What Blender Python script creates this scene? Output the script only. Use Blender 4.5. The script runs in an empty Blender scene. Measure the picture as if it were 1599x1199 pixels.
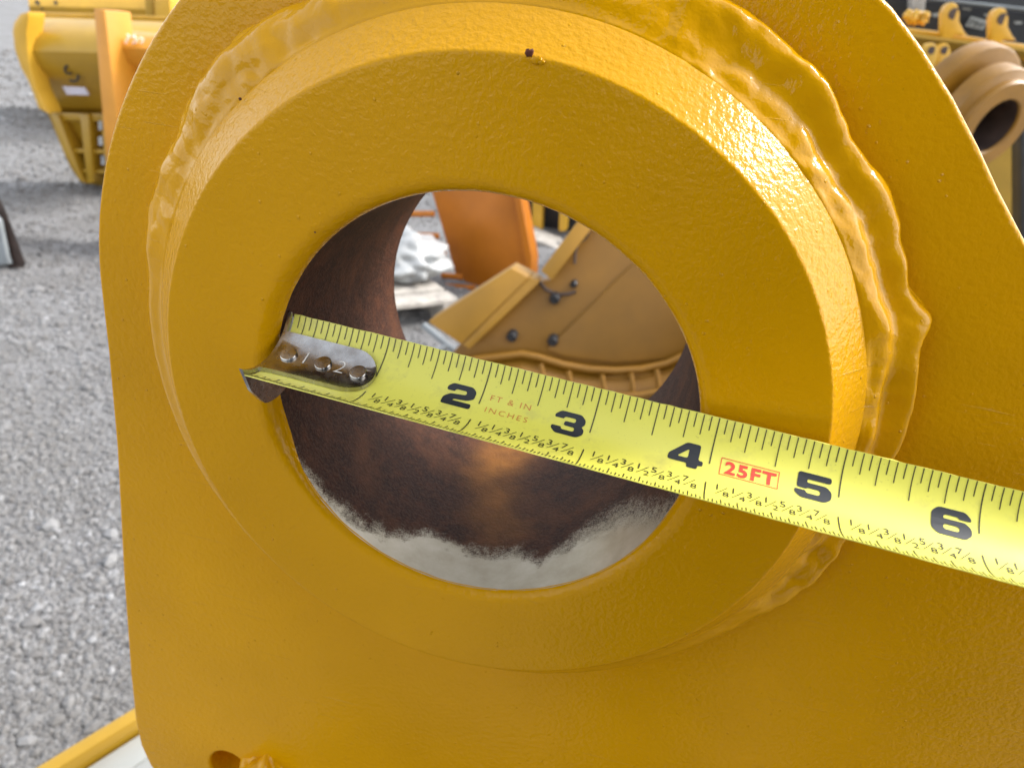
import bpy, bmesh, math, random
from mathutils import Vector, Matrix, noise
R_ = math.radians
S = bpy.context.scene
IN = 0.0254
BC = Vector((0, 0, 1.0))                       # centre of the bored boss (front face), 1 m above ground
# ------------------------------------------------------------------ camera
AX = ((0.9706704312, 0.1984447065, -0.1357151885),
      (0.2087397765, -0.4155942011, 0.8852734977),
      (0.1192753941, -0.8876379659, -0.4448283060))      # rows: world axes in camera axes (right, down, forward)
CAM = Vector((0.0298287765, -0.1405215941, 1.0817546126))
FPX, CX, CY = 1110.0, 799.5, 599.5
cd = bpy.data.cameras.new('camera'); cam = bpy.data.objects.new('camera', cd)
S.collection.objects.link(cam); S.camera = cam
cd.sensor_fit = 'HORIZONTAL'; cd.sensor_width = 36; cd.lens = 36 * FPX / 1599
cd.clip_start = 0.01; cd.clip_end = 500
cam.matrix_world = Matrix([[AX[i][0], -AX[i][1], -AX[i][2], CAM[i]] for i in range(3)] + [[0, 0, 0, 1]])
cd.dof.use_dof = True; cd.dof.focus_distance = 0.160; cd.dof.aperture_fstop = 24
# ------------------------------------------------------------------ sky, sun, exposure
SUN_EL, SUN_AZ = R_(42), R_(66)              # azimuth from +Y towards +X
w = bpy.data.worlds.new('World'); S.world = w; w.use_nodes = True
nt = w.node_tree; nt.nodes.clear()
o_ = nt.nodes.new('ShaderNodeOutputWorld'); bg = nt.nodes.new('ShaderNodeBackground')
sk = nt.nodes.new('ShaderNodeTexSky'); sk.sky_type = 'NISHITA'; sk.sun_disc = False
sk.sun_elevation = SUN_EL; sk.sun_rotation = SUN_AZ; sk.dust_density = 2.0; sk.air_density = 1.2; sk.ozone_density = 1.0
hs = nt.nodes.new('ShaderNodeHueSaturation'); hs.inputs['Saturation'].default_value = 0.28
nt.links.new(sk.outputs[0], hs.inputs['Color']); nt.links.new(hs.outputs[0], bg.inputs['Color'])
bg.inputs['Strength'].default_value = 0.15
nt.links.new(bg.outputs[0], o_.inputs['Surface'])
sl = bpy.data.lights.new('sun', 'SUN'); sl.energy = 1.15; sl.angle = R_(15); sl.color = (1, .96, .9)
so = bpy.data.objects.new('sun', sl); S.collection.objects.link(so)
sd = Vector((math.sin(SUN_AZ) * math.cos(SUN_EL), math.cos(SUN_AZ) * math.cos(SUN_EL), math.sin(SUN_EL)))
so.rotation_euler = sd.to_track_quat('Z', 'Y').to_euler()
vs = S.view_settings; vs.view_transform = 'Standard'; vs.look = 'None'; vs.gamma = 1; vs.exposure = 1.6
vs.use_curve_mapping = False
# ------------------------------------------------------------------ helpers
def ray(px, py):
    v = ((px - CX) / FPX, (py - CY) / FPX, 1.0)
    return Vector([sum(AX[i][k] * v[k] for k in range(3)) for i in range(3)])
def on_y(px, py, y):
    v = ray(px, py); return CAM + v * ((y - CAM.y) / v.y)
def on_z(px, py, z=0.0):
    v = ray(px, py); return CAM + v * ((z - CAM.z) / v.z)
def inch(x, d, z): return BC + Vector((x, d, z)) * IN
def tag(o, label=None, cat=None, group=None, kind=None):
    if label: o['label'] = label
    if cat: o['category'] = cat
    if group: o['group'] = group
    if kind: o['kind'] = kind
    return o
def empty(name, loc, label, cat, group=None):
    o = bpy.data.objects.new(name, None); S.collection.objects.link(o); o.location = loc
    o.empty_display_size = .02
    return tag(o, label, cat, group)
def wloc(o):
    p = Vector((0, 0, 0))
    while o: p += o.location; o = o.parent
    return p
def build(name, verts, faces, mat, parent=None, smooth=None, org=None):
    """mesh from world-space vertices; origin at org (or the mesh centre)"""
    verts = [Vector(v) for v in verts]
    if org is None:
        org = sum(verts, Vector()) / len(verts)
    org = Vector(org)
    me = bpy.data.meshes.new(name); me.from_pydata([v - org for v in verts], [], faces)
    bm = bmesh.new(); bm.from_mesh(me); bmesh.ops.recalc_face_normals(bm, faces=bm.faces); bm.to_mesh(me); bm.free()
    if smooth is not None:
        me.shade_smooth()
        if smooth < 180: me.set_sharp_from_angle(angle=R_(smooth))
    me.materials.append(mat)
    o = bpy.data.objects.new(name, me); S.collection.objects.link(o)
    if parent: o.parent = parent; o.location = org - wloc(parent)
    else: o.location = org
    return o
def bevel(o, wd, seg=2):
    bm = bmesh.new(); bm.from_mesh(o.data)
    es = [e for e in bm.edges if len(e.link_faces) == 2 and e.calc_face_angle(0) > R_(35)]
    bmesh.ops.bevel(bm, geom=es, offset=wd, segments=seg, profile=.5, affect='EDGES', clamp_overlap=True)
    bm.to_mesh(o.data); bm.free()
    return o
def prism(name, front, back, mat, parent=None, bev=0, smooth=40):
    """closed solid between two matching world-space polygons"""
    n = len(front)
    f = [list(range(n)), list(range(n, 2 * n))[::-1]] + [[i, (i + 1) % n, n + (i + 1) % n, n + i] for i in range(n)]
    o = build(name, list(front) + list(back), f, mat, parent)
    if bev: bevel(o, bev)
    o.data.shade_smooth(); o.data.set_sharp_from_angle(angle=R_(smooth))
    return o
def slab(name, px, y, th, mat, parent=None, bev=0):
    """plate facing -Y whose front face stands at world y"""
    f = [on_y(a, b, y) for a, b in px]
    return prism(name, f, [p + Vector((0, th, 0)) for p in f], mat, parent, bev)
def slab3(name, pts, n, th, mat, parent=None, bev=0):
    pts = [Vector(p) for p in pts]; n = Vector(n).normalized()
    return prism(name, pts, [p + n * th for p in pts], mat, parent, bev)
def box(name, a, b, up, wd, ht, mat, parent=None, bev=0):
    """beam from a to b, width wd sideways, height ht along up"""
    a, b = Vector(a), Vector(b); d = (b - a).normalized(); s = d.cross(Vector(up)).normalized(); u = s.cross(d)
    q = [s * wd / 2 + u * ht / 2, -s * wd / 2 + u * ht / 2, -s * wd / 2 - u * ht / 2, s * wd / 2 - u * ht / 2]
    return prism(name, [a + k for k in q], [b + k for k in q], mat, parent, bev)
def lathe(name, prof, org, axis, mat, parent=None, n=48, smooth=35, ref=(0, 0, 1), closed=False, r0=0, r1=360):
    """prof: (radius, along axis)"""
    axis = Vector(axis).normalized(); x = Vector(ref).cross(axis).normalized(); y = axis.cross(x); org = Vector(org)
    vs_, fs = [], []; m = len(prof)
    for i in range(n):
        a = 2 * math.pi * i / n; dr = x * math.cos(a) + y * math.sin(a)
        vs_ += [org + dr * r + axis * h for r, h in prof]
    for i in range(n):
        j = (i + 1) % n
        for k in range(m if closed else m - 1):
            fs.append([i * m + k, i * m + (k + 1) % m, j * m + (k + 1) % m, j * m + k])
    return build(name, vs_, fs, mat, parent, smooth, org)
def tube(name, pts, r, mat, parent=None, n=8):
    pts = [Vector(p) for p in pts]; vs_, fs = [], []
    for i, p in enumerate(pts):
        d = (pts[min(i + 1, len(pts) - 1)] - pts[max(i - 1, 0)]).normalized()
        s = d.orthogonal().normalized() if i == 0 else (s - d * s.dot(d)).normalized()
        t = d.cross(s)
        vs_ += [p + (s * math.cos(2 * math.pi * k / n) + t * math.sin(2 * math.pi * k / n)) * r for k in range(n)]
    for i in range(len(pts) - 1):
        for k in range(n):
            fs.append([i * n + k, i * n + (k + 1) % n, (i + 1) * n + (k + 1) % n, (i + 1) * n + k])
    fs += [list(range(n))[::-1], [(len(pts) - 1) * n + k for k in range(n)]]
    return build(name, vs_, fs, mat, parent, 50)
def lerp_tab(tab, x):
    if x <= tab[0][0]: return tab[0][1]
    for (a, p), (b, q) in zip(tab, tab[1:]):
        if x <= b: return p + (q - p) * (x - a) / (b - a)
    return tab[-1][1]
def sst(a, b, x):
    t = min(1, max(0, (x - a) / (b - a))); return t * t * (3 - 2 * t)
# ------------------------------------------------------------------ materials
def mat(name, col, rough=.5, metal=0, spec=.5, coat=0):
    m = bpy.data.materials.new(name); m.use_nodes = True
    p = m.node_tree.nodes['Principled BSDF']
    p.inputs['Base Color'].default_value = (*col, 1); p.inputs['Roughness'].default_value = rough
    p.inputs['Metallic'].default_value = metal; p.inputs['Specular IOR Level'].default_value = spec
    p.inputs['Coat Weight'].default_value = coat; p.inputs['Coat Roughness'].default_value = .08
    return m
class N:
    def __init__(s, m): s.t = m.node_tree; s.p = s.t.nodes['Principled BSDF']
    def new(s, ty, **kw):
        n = s.t.nodes.new('ShaderNode' + ty)
        for k, v in kw.items():
            if k in n.inputs: n.inputs[k].default_value = v
            else: setattr(n, k, v)
        return n
    def ln(s, a, b): s.t.links.new(a, b)
    def pos(s):
        if not hasattr(s, '_p'): s._p = s.new('NewGeometry').outputs['Position']
        return s._p
    def noise(s, scale, detail=2, rough=.5, vec=None):
        n = s.new('TexNoise', Scale=scale, Detail=detail, Roughness=rough); s.ln(vec or s.pos(), n.inputs['Vector']); return n.outputs['Fac']
    def vor(s, scale, vec=None, feature='F1'):
        n = s.new('TexVoronoi', Scale=scale); n.feature = feature; s.ln(vec or s.pos(), n.inputs['Vector']); return n
    def ramp(s, fac, stops):
        n = s.new('ValToRGB'); e = n.color_ramp.elements
        while len(e) < len(stops): e.new(.5)
        for k, (x, c) in enumerate(stops):
            e[k].position = x; e[k].color = (c, c, c, 1) if isinstance(c, (int, float)) else (*c, 1)
        s.ln(fac, n.inputs[0]); return n.outputs[0]
    def math(s, op, a, b=0.0):
        n = s.new('Math'); n.operation = op
        for k, v in enumerate((a, b)):
            if isinstance(v, (int, float)): n.inputs[k].default_value = v
            else: s.ln(v, n.inputs[k])
        return n.outputs[0]
    def mix(s, fac, a, b):
        n = s.new('Mix'); n.data_type = 'RGBA'
        for k, v in ((0, fac), (6, a), (7, b)):
            if isinstance(v, tuple): n.inputs[k].default_value = (*v, 1)
            elif isinstance(v, (int, float)): n.inputs[k].default_value = v
            else: s.ln(v, n.inputs[k])
        return n.outputs[2]
    def bump(s, h, dist, strength=1.0, prev=None):
        n = s.new('Bump', Distance=dist, Strength=strength); s.ln(h, n.inputs['Height'])
        if prev: s.ln(prev, n.inputs['Normal'])
        return n.outputs[0]
def paint(name, col, fine=1.0, nibs=True, rough=.11, peel=680, spec=.19):
    """sprayed machine enamel: orange peel, dust nibs, faint tone drift"""
    m = mat(name, col, rough, 0, spec); g = N(m)
    h = g.noise(peel, 2.5, .55); nrm = g.bump(h, .00032 * fine, .85)
    if nibs:
        v = g.vor(430); gate = g.ramp(g.noise(70, 2), [(.46, 0), (.60, 1)])
        dots = g.math('MULTIPLY', g.ramp(v.outputs['Distance'], [(.05, 1), (.17, 0)]), gate)
        pick = g.new('SeparateColor'); g.ln(v.outputs['Color'], pick.inputs[0])
        dots = g.math('MULTIPLY', dots, g.math('GREATER_THAN', pick.outputs[0], .72))
        nrm = g.bump(dots, .0003, .9, nrm)
    mp = g.new('Mapping'); mp.inputs['Rotation'].default_value = (0, R_(-9), 0); mp.inputs['Scale'].default_value = (30, 30, 1500); g.ln(g.pos(), mp.inputs['Vector'])
    scr = g.math('MULTIPLY', g.ramp(g.noise(1, 2, .5, mp.outputs[0]), [(.685, 0), (.72, 1)]), g.ramp(g.noise(28, 2), [(.52, 0), (.64, 1)]))
    nrm = g.bump(scr, .00012, .8, nrm)
    big = g.bump(g.noise(75, 2), .0004, .22, nrm)
    g.ln(big, g.p.inputs['Normal'])
    t = g.noise(14, 3); d = tuple(c * .90 for c in col); u = tuple(min(1, c * 1.06) for c in col)
    cc = g.mix(g.ramp(t, [(.3, 0), (.7, 1)]), d, u)
    cc = g.mix(g.math('MULTIPLY', g.ramp(g.noise(900, 2), [(.74, 0), (.80, 1)]), .5), cc, tuple(c * .55 for c in col))
    g.ln(g.mix(g.math('MULTIPLY', scr, .22), cc, (.72, .46, .10)), g.p.inputs['Base Color'])
    g.ln(g.ramp(g.noise(160, 3), [(.3, rough * .8), (.7, rough * 1.35)]), g.p.inputs['Roughness'])
    return m
def plain(name, col, rough=.45, scale=30, var=.18, metal=0, bump=0, bscale=200):
    m = mat(name, col, rough, metal); g = N(m)
    a = tuple(c * (1 - var) for c in col); b = tuple(min(1, c * (1 + var)) for c in col)
    g.ln(g.mix(g.ramp(g.noise(scale, 4, .6), [(.3, 0), (.7, 1)]), a, b), g.p.inputs['Base Color'])
    if bump: g.ln(g.bump(g.noise(bscale, 3), bump, .6), g.p.inputs['Normal'])
    return m
YEL = (.64, .312, .0005)
M = {}
M['paint'] = paint('yellow_enamel', YEL)
M['weld'] = paint('yellow_enamel_on_weld', YEL, fine=.8, rough=.09, peel=420, spec=.26)
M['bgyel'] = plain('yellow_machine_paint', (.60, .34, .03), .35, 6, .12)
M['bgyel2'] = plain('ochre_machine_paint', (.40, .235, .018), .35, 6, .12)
M['ochre'] = plain('brown_ochre_paint', (.215, .098, .003), .5, 6, .14)  # yellow loader bucket: its inside shade is put into this darker base colour
M['ochrelight'] = plain('light_ochre_paint', (.33, .165, .010), .5, 6, .14)  # same bucket's cutter and beam, with weaker shade put into the colour
M['orange'] = plain('orange_machine_paint', (.44, .135, .003), .38, 5, .14)
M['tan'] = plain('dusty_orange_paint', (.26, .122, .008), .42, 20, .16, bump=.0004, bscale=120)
M['amber'] = plain('amber_machine_paint', (.60, .255, .022), .4, 5, .12)
M['black'] = plain('black_steel', (.018, .019, .022), .4, 20, .3)
M['blue'] = plain('dark_blue_steel', (.035, .05, .09), .35, 20, .3)
M['greybar'] = plain('grey_steel', (.24, .26, .27), .45, 10, .2)
M['dark'] = plain('dark_rusty_steel', (.055, .035, .028), .6, 25, .35, bump=.001, bscale=150)
M['wood'] = plain('weathered_pallet_wood', (.40, .37, .33), .85, 25, .3, bump=.002, bscale=60)
M['white'] = plain('white_board', (.37, .38, .36), .6, 8, .06)
M['wrap'] = plain('white_plastic_wrap', (.36, .37, .37), .35, 7, .45, bump=.004, bscale=22)
M['sticker'] = plain('pale_sticker', (.50, .48, .55), .5, 10, .08)
M['marker'] = plain('black_marker', (.02, .02, .02), .6, 10, .1)
M['chalk'] = plain('white_marker', (.85, .75, .62), .7, 10, .05)
M['rustchip'] = plain('rust_chip', (.12, .03, .012), .8, 400, .3)
# bore: dark oxide rust, orange streak, pale overspray
def bore_material():
    m = mat('rusted_bore', (.05, .03, .025), .62, 0, .12); g = N(m)
    at = g.new('Attribute', attribute_name='spray'); st = g.new('Attribute', attribute_name='streak')
    n1 = g.noise(1100, 3, .7); n2 = g.noise(90, 4, .6); n3 = g.noise(2600, 2, .6)
    base = g.mix(g.ramp(n2, [(.3, 0), (.7, 1)]), (.025, .0100, .0060), (.052, .020, .0115))
    base = g.mix(g.ramp(n1, [(.45, 0), (.75, .85)]), base, (.115, .050, .030))
    base = g.mix(g.ramp(g.noise(260, 4, .65), [(.48, 0), (.72, .75)]), base, (.105, .036, .016))
    base = g.mix(g.ramp(g.noise(45, 3, .6), [(.5, 0), (.72, .5)]), base, (.15, .055, .02))
    stf = g.math('MULTIPLY', st.outputs['Fac'], g.ramp(n2, [(.25, .35), (.65, 1)]))
    base = g.mix(stf, base, (.40, .16, .03))
    a_ = at.outputs['Fac']; band = g.math('MULTIPLY', g.math('MULTIPLY', a_, g.math('SUBTRACT', 1.0, a_)), 4.0)
    sp_ = g.math('ADD', g.math('MULTIPLY', g.math('SUBTRACT', n3, .5), 1.9), g.math('MULTIPLY', g.math('SUBTRACT', g.noise(520, 4, .75), .5), 1.3))
    e = g.math('ADD', a_, g.math('MULTIPLY', sp_, g.math('ADD', g.math('MULTIPLY', band, .93), .07)))
    f = g.ramp(e, [(.18, 0), (.82, 1)])
    pale = g.mix(g.ramp(n2, [(.35, 0), (.65, 1)]), (.40, .345, .25), (.52, .465, .365))
    base = g.mix(g.math('MULTIPLY', f, .95), base, pale)
    g.ln(base, g.p.inputs['Base Color'])
    g.ln(g.mix(f, (.6,) * 3, (.33,) * 3), g.p.inputs['Roughness']); g.ln(g.math('MULTIPLY', f, .25), g.p.inputs['Metallic'])
    g.ln(g.bump(g.math('MULTIPLY', n1, g.math('SUBTRACT', 1.12, f)), .0005, .7), g.p.inputs['Normal'])
    return m
M['bore'] = bore_material()
def blade_material():
    m = mat('yellow_tape_enamel', (.80, .74, .085), .34, 0, .5); g = N(m)
    sm = g.ramp(g.noise(130, 4, .65), [(.56, 0), (.80, .5)])
    fl = g.math('MULTIPLY', g.ramp(g.noise(1500, 2), [(.66, 0), (.74, 1)]), .22)
    c = g.mix(g.ramp(g.noise(35, 3), [(.3, 0), (.7, 1)]), (.77, .73, .11), (.83, .79, .145))
    c = g.mix(sm, c, (.46, .42, .14)); c = g.mix(fl, c, (.25, .22, .08))
    g.ln(c, g.p.inputs['Base Color'])
    g.ln(g.bump(g.noise(400, 2), .00006, .4), g.p.inputs['Normal'])
    return m
M['blade'] = blade_material()
M['ink'] = mat('black_ink', (.018, .022, .028), .4)
M['tickink'] = mat('tick_ink', (.05, .048, .02), .45)
M['red'] = mat('red_ink', (.72, .06, .03), .4)
M['redthin'] = mat('thin_red_ink', (.66, .20, .05), .4)
def hook_material():
    m = mat('worn_nickel', (.50, .47, .44), .24, 1); g = N(m)
    d = g.ramp(g.noise(190, 5, .65), [(.36, 0), (.66, 1)])
    g.ln(g.mix(d, (.54, .53, .51), (.34, .315, .29)), g.p.inputs['Base Color'])
    g.ln(g.ramp(g.noise(300, 4), [(.3, .18), (.7, .34)]), g.p.inputs['Roughness'])
    g.ln(g.bump(g.noise(900, 3), .00005, .5), g.p.inputs['Normal'])
    return m
M['hook'] = hook_material()
M['hookedge'] = mat('bright_nickel', (.78, .76, .72), .2, 1)
M['etch'] = mat('stamped_digit', (.72, .69, .63), .5, 0)
def gravel_material(name, stones=False):
    m = mat(name, (.4, .4, .4), .9, 0, .25); g = N(m)
    if stones:
        r = g.new('NewGeometry').outputs['Random Per Island']
        c = g.ramp(r, [(0, (0.136, 0.129, 0.126)), (.3, (0.184, 0.182, 0.182)), (.7, (0.235, 0.235, 0.239)), (.93, (0.292, 0.296, 0.303)), (1, (0.422, 0.428, 0.442))])
        c = g.mix(g.ramp(g.noise(1.6, 5, .65), [(.40, 0), (.60, .55)]), c, (.16, .155, .148))
        c2 = g.mix(g.ramp(g.noise(120, 3), [(.3, .0), (.7, .35)]), c, (0.170, 0.160, 0.146))
        g.ln(c2, g.p.inputs['Base Color'])
    else:
        v = g.vor(210); v2 = g.vor(60)
        sc = g.new('SeparateColor'); g.ln(v.outputs['Color'], sc.inputs[0])
        c = g.ramp(sc.outputs[0], [(0, (0.143, 0.139, 0.136)), (.5, (0.197, 0.197, 0.196)), (.85, (0.245, 0.245, 0.249)), (1, (0.340, 0.340, 0.347))])
        c = g.mix(g.ramp(g.noise(1.6, 5, .65), [(.40, 0), (.60, .8)]), c, (0.170, 0.165, 0.160))
        c = g.mix(g.ramp(g.noise(6, 4, .6), [(.42, 0), (.72, .45)]), c, (0.299, 0.299, 0.306))
        g.ln(c, g.p.inputs['Base Color'])
        b1 = g.bump(v.outputs['Distance'], -.003, .7); b2 = g.bump(v2.outputs['Distance'], -.006, .35, b1)
        g.ln(b2, g.p.inputs['Normal'])
    return m
M['ground'] = gravel_material('gravel_ground'); M['stone'] = gravel_material('gravel_stones', True)
# ------------------------------------------------------------------ ground
def gz(x, y):
    k = sst(.8, 2.5, math.hypot(x, y - .2))
    return k * (.030 * (noise.noise((x * .9, y * .9, 3.1))) + .014 * noise.noise((x * 2.7, y * 2.7, 7.7))) - .012 * k
def ground():
    n = 170; vs_, fs = [], []
    cr = lambda u: 7 * u + 93 * u ** 7
    for j in range(n + 1):
        for i in range(n + 1):
            x, y = cr(2 * i / n - 1) - 1.2, cr(2 * j / n - 1) + 3.0
            vs_.append((x, y, gz(x, y)))
    for j in range(n):
        for i in range(n):
            a = j * (n + 1) + i; fs.append((a, a + 1, a + n + 2, a + n + 1))
    o = build('ground', vs_, fs, M['ground'], None, 180, (0, 0, 0)); tag(o, 'pale grey gravel yard', None, None, 'structure')
ground()
def gravel():
    rnd = random.Random(4); vs_, fs = [], []
    ico = [(0, 0, 1), (.89, 0, .45), (.28, .85, .45), (-.72, .53, .45), (-.72, -.53, .45), (.28, -.85, .45),
           (.72, .53, -.45), (-.28, .85, -.45), (-.89, 0, -.45), (-.28, -.85, -.45), (.72, -.53, -.45)]
    tri = [(0, 1, 2), (0, 2, 3), (0, 3, 4), (0, 4, 5), (0, 5, 1), (1, 6, 2), (2, 7, 3), (3, 8, 4), (4, 9, 5), (5, 10, 1),
           (2, 6, 7), (3, 7, 8), (4, 8, 9), (5, 9, 10), (1, 10, 6)]
    cnt = 0
    while cnt < 46000:
        px, py = rnd.uniform(-60, 330), 1330 - 1500 * rnd.random() ** 1.25
        if rnd.random() < .12: px, py = rnd.uniform(560, 900), rnd.uniform(250, 640)
        if ray(px, py).z > -.06: continue
        p = on_z(px, py, 0)
        if p.y > 9 or p.x < -9 or (p.x > -.45 and p.y < .5): continue
        dist = (p - CAM).length
        s = rnd.choice((.0016, .002, .0022, .0026, .003, .0034, .0042, .006)) * (2.2 if rnd.random() < .02 else 1) * rnd.uniform(.7, 1.4) * (1 + .35 * max(0, dist - 1.2))
        a = rnd.uniform(0, 6.28); ca, sa = math.cos(a), math.sin(a); b0 = len(vs_)
        sx, sy, sz = s * rnd.uniform(.8, 1.3), s * rnd.uniform(.6, 1), s * rnd.uniform(.45, .9); z0 = gz(p.x, p.y) + sz * .25
        for x, y, z in ico:
            k = rnd.uniform(.8, 1.15); x, y, z = x * sx * k, y * sy * k, z * sz * k
            vs_.append((p.x + ca * x - sa * y, p.y + sa * x + ca * y, z0 + z))
        fs += [tuple(b0 + q for q in t) for t in tri]; cnt += 1
    me = bpy.data.meshes.new('gravel'); me.from_pydata(vs_, [], fs); me.materials.append(M['stone'])
    o = bpy.data.objects.new('gravel', me); S.collection.objects.link(o)
    tag(o, 'loose pale grey gravel stones over the yard', 'gravel', None, 'stuff')
gravel()
# ------------------------------------------------------------------ main thing: the bucket with its bored ear
ear = empty('bucket_ear', (0.06, .05, 0), 'yellow enamelled bucket ear with a thick welded boss round a rusted pin bore', 'bucket ear')
PD = .85                                         # plate front, inches behind the boss face
def curve_mesh(polys, extrude=0, bev=0, res=3):
    cu = bpy.data.curves.new('tmp', 'CURVE'); cu.dimensions = '2D'; cu.fill_mode = 'BOTH'
    cu.extrude = extrude; cu.bevel_depth = bev; cu.bevel_resolution = res; cu.offset = -bev
    for pts in polys:
        s = cu.splines.new('POLY'); s.points.add(len(pts) - 1)
        for p, q in zip(s.points, pts): p.co = (q[0], q[1], 0, 1)
        s.use_cyclic_u = True
    return curve_to_mesh(cu)
def curve_to_mesh(cu):
    o = bpy.data.objects.new('tmp', cu); S.collection.objects.link(o)
    dg = bpy.context.evaluated_depsgraph_get(); ev = o.evaluated_get(dg)
    me = bpy.data.meshes.new_from_object(ev)
    bpy.data.objects.remove(o); bpy.data.curves.remove(cu)
    return me
def ear_plate():
    pts = [(4.48 * math.cos(R_(a)), 4.48 * math.sin(R_(a))) for a in range(178, 66, -2)]
    pts += [(2.02, 4.03), (2.34, 3.87), (2.64, 3.69), (2.93, 3.46), (3.27, 3.15), (3.58, 2.83), (3.84, 2.54), (4.15, 2.22), (4.6, 1.80), (5.3, 1.3), (6.4, .5), (7.6, -.7), (8.5, -2.2), (8.9, -4), (9, -9.0)]
    pts += [(-3.2, -9.0), (-3.7, -8.96), (-4.2, -8.8), (-4.6, -8.48), (-4.85, -8.05), (-4.96, -7.6), (-4.98, -7.0),
            (-4.93, -6.0), (-4.78, -4.06), (-4.58, -1.95), (-4.50, -.6)]
    hole = [(-3.42 + .31 * math.cos(R_(a)), -7.52 + .36 * math.sin(R_(a))) for a in range(0, 360, 10)]
    bore = [(2.6 * math.cos(R_(a)), 2.6 * math.sin(R_(a))) for a in range(0, 360, 10)]
    me = curve_mesh([pts, hole, bore], .62, .055, 4)
    vs_ = [inch(v.co.x, PD + .675 - v.co.z, v.co.y) for v in me.vertices]
    fs = [list(p.vertices) for p in me.polygons]
    o = build('plate', vs_, fs, M['paint'], ear)
    bm = bmesh.new(); bm.from_mesh(o.data); bmesh.ops.remove_doubles(bm, verts=bm.verts, dist=1e-6)
    for f in bm.faces: f.smooth = abs(f.normal.y) < .985
    bm.to_mesh(o.data); bm.free()
    o.data.set_sharp_from_angle(angle=R_(40))
    return o
plate = ear_plate()
RB = 2.02
rim_tab = [(-180, .20), (-160, .20), (-148, .11), (-138, .09), (-124, .08), (-95, .085), (-66, .09), (-43, .09), (-30, .1), (-16, .14),
           (0, .14), (60, .12), (130, .18), (150, .21), (180, .20)]
def boss():
    n = 360; prof_out = [(2.95, 0), (3.02, .0), (3.040, .001), (3.052, .006), (3.062, .014), (3.070, .024), (3.078, .034), (3.10, .059), (3.20, .173), (3.36, .355), (3.385, .385), (3.395, .41), (3.40, .44), (3.40, 3.40), (3.34, 3.46), (2.1, 3.46), (RB, 3.40)]
    vs_, fs = [], []
    for i in range(n):
        a = 360 * i / n - 180; e = lerp_tab(rim_tab, a) + .012 * noise.noise((math.cos(R_(a)) * 9, math.sin(R_(a)) * 9, 1))
        wv = .6 * e + .03 + .035 * sst(-140, -105, a) * (1 - sst(-45, -15, a)); c, s = math.cos(R_(a)), math.sin(R_(a))
        wob = .006 * noise.noise((c * 3, s * 3, 5))
        prof = [(RB + wv * (1 - math.cos(k)), e * (1 - math.sin(k))) for k in [math.pi / 2 * q / 7 for q in range(8)]]
        prof += [(RB + wv + .03, 0), (RB + wv + .08, 0), (2.5, 0)] + [(r + wob, d) for r, d in prof_out]
        for r, d in prof: vs_.append(inch(r * c, d, r * s))
    m = len(vs_) // n
    for i in range(n):
        j = (i + 1) % n
        for k in range(m - 1): fs.append((i * m + k, i * m + k + 1, j * m + k + 1, j * m + k))
    return build('boss', vs_, fs, M['paint'], ear, 40)
bs = boss()
spray_tab = [(-180, -.3), (-162, .02), (-150, .12), (-146, .13), (-132, .21), (-123, .29), (-116, .36), (-108, .58), (-104, .69), (-95, .69), (-88, .63), (-80, .67),
             (-73.6, .71), (-66, .54), (-60, .70), (-54, .92), (-47, 1.0), (-37, .92), (-28, .6), (-20, .25), (-10, .0), (0, -.3), (90, -.4), (180, -.3)]
def bore():
    nt_, nd = 720, 80; vs_, fs, sp, st = [], [], [], []
    for i in range(nt_):
        a = 360 * i / nt_ - 180; c, s = math.cos(R_(a)), math.sin(R_(a))
        e = lerp_tab(rim_tab, a) - .02
        for k in range(nd + 1):
            d = e + (3.41 - e) * (k / nd) ** 1.4
            r = RB + .002
            vs_.append(inch(r * c, d, r * s))
            jit = .10 * noise.noise((c * 14, s * 14, d * 6)) + .05 * noise.noise((c * 40, s * 40, d * 18))
            soft = .22 + .34 * sst(-66, -45, a) * (1 - sst(-10, 5, a))
            sp.append(1 - sst(-soft, soft, d - lerp_tab(spray_tab, a) + jit))
            cen = -88 + 5 * math.sin(d * 2.1)
            st.append(math.exp(-((a - cen) / (9 + 4 * noise.noise((d * 3, 0, 0)))) ** 2) * sst(.5, 1.3, d) * (.55 + .45 * sst(1.4, 2.6, d)))
    for i in range(nt_):
        j = (i + 1) % nt_
        for k in range(nd):
            b = nd + 1; fs.append((i * b + k, i * b + k + 1, j * b + k + 1, j * b + k))
    o = build('bore', vs_, fs, M['bore'], bs, 180)
    for nm, arr in (('spray', sp), ('streak', st)):
        at = o.data.attributes.new(nm, 'FLOAT', 'POINT'); at.data.foreach_set('value', arr)
    tag(o, 'rusty brown inside of the bore with pale overspray at its lower lip')
bore()
weld_tab = [(-180, 3.78), (-150, 3.74), (-60, 3.72), (-41, 3.74), (-34, 3.76), (-26, 3.83), (-20.6, 3.79), (-15, 3.72), (-7, 3.72), (3, 3.77), (8, 3.80), (13.4, 3.79),
            (17.3, 3.80), (20.0, 3.93), (22.6, 3.98), (24.8, 3.83), (28.7, 3.81), (35, 3.87), (38.7, 3.89), (42, 3.83), (45, 3.79), (49.6, 3.82), (53, 3.92), (56, 3.92),
            (59, 3.87), (64, 3.91), (68, 3.89), (75, 3.85), (82, 3.80), (90, 3.78), (114, 3.77), (120, 3.72), (124, 3.77), (129, 3.81), (134, 3.88), (137, 3.82), (142, 3.86), (147, 3.81),
            (155, 3.82), (171, 3.79), (180, 3.78)]
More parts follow.
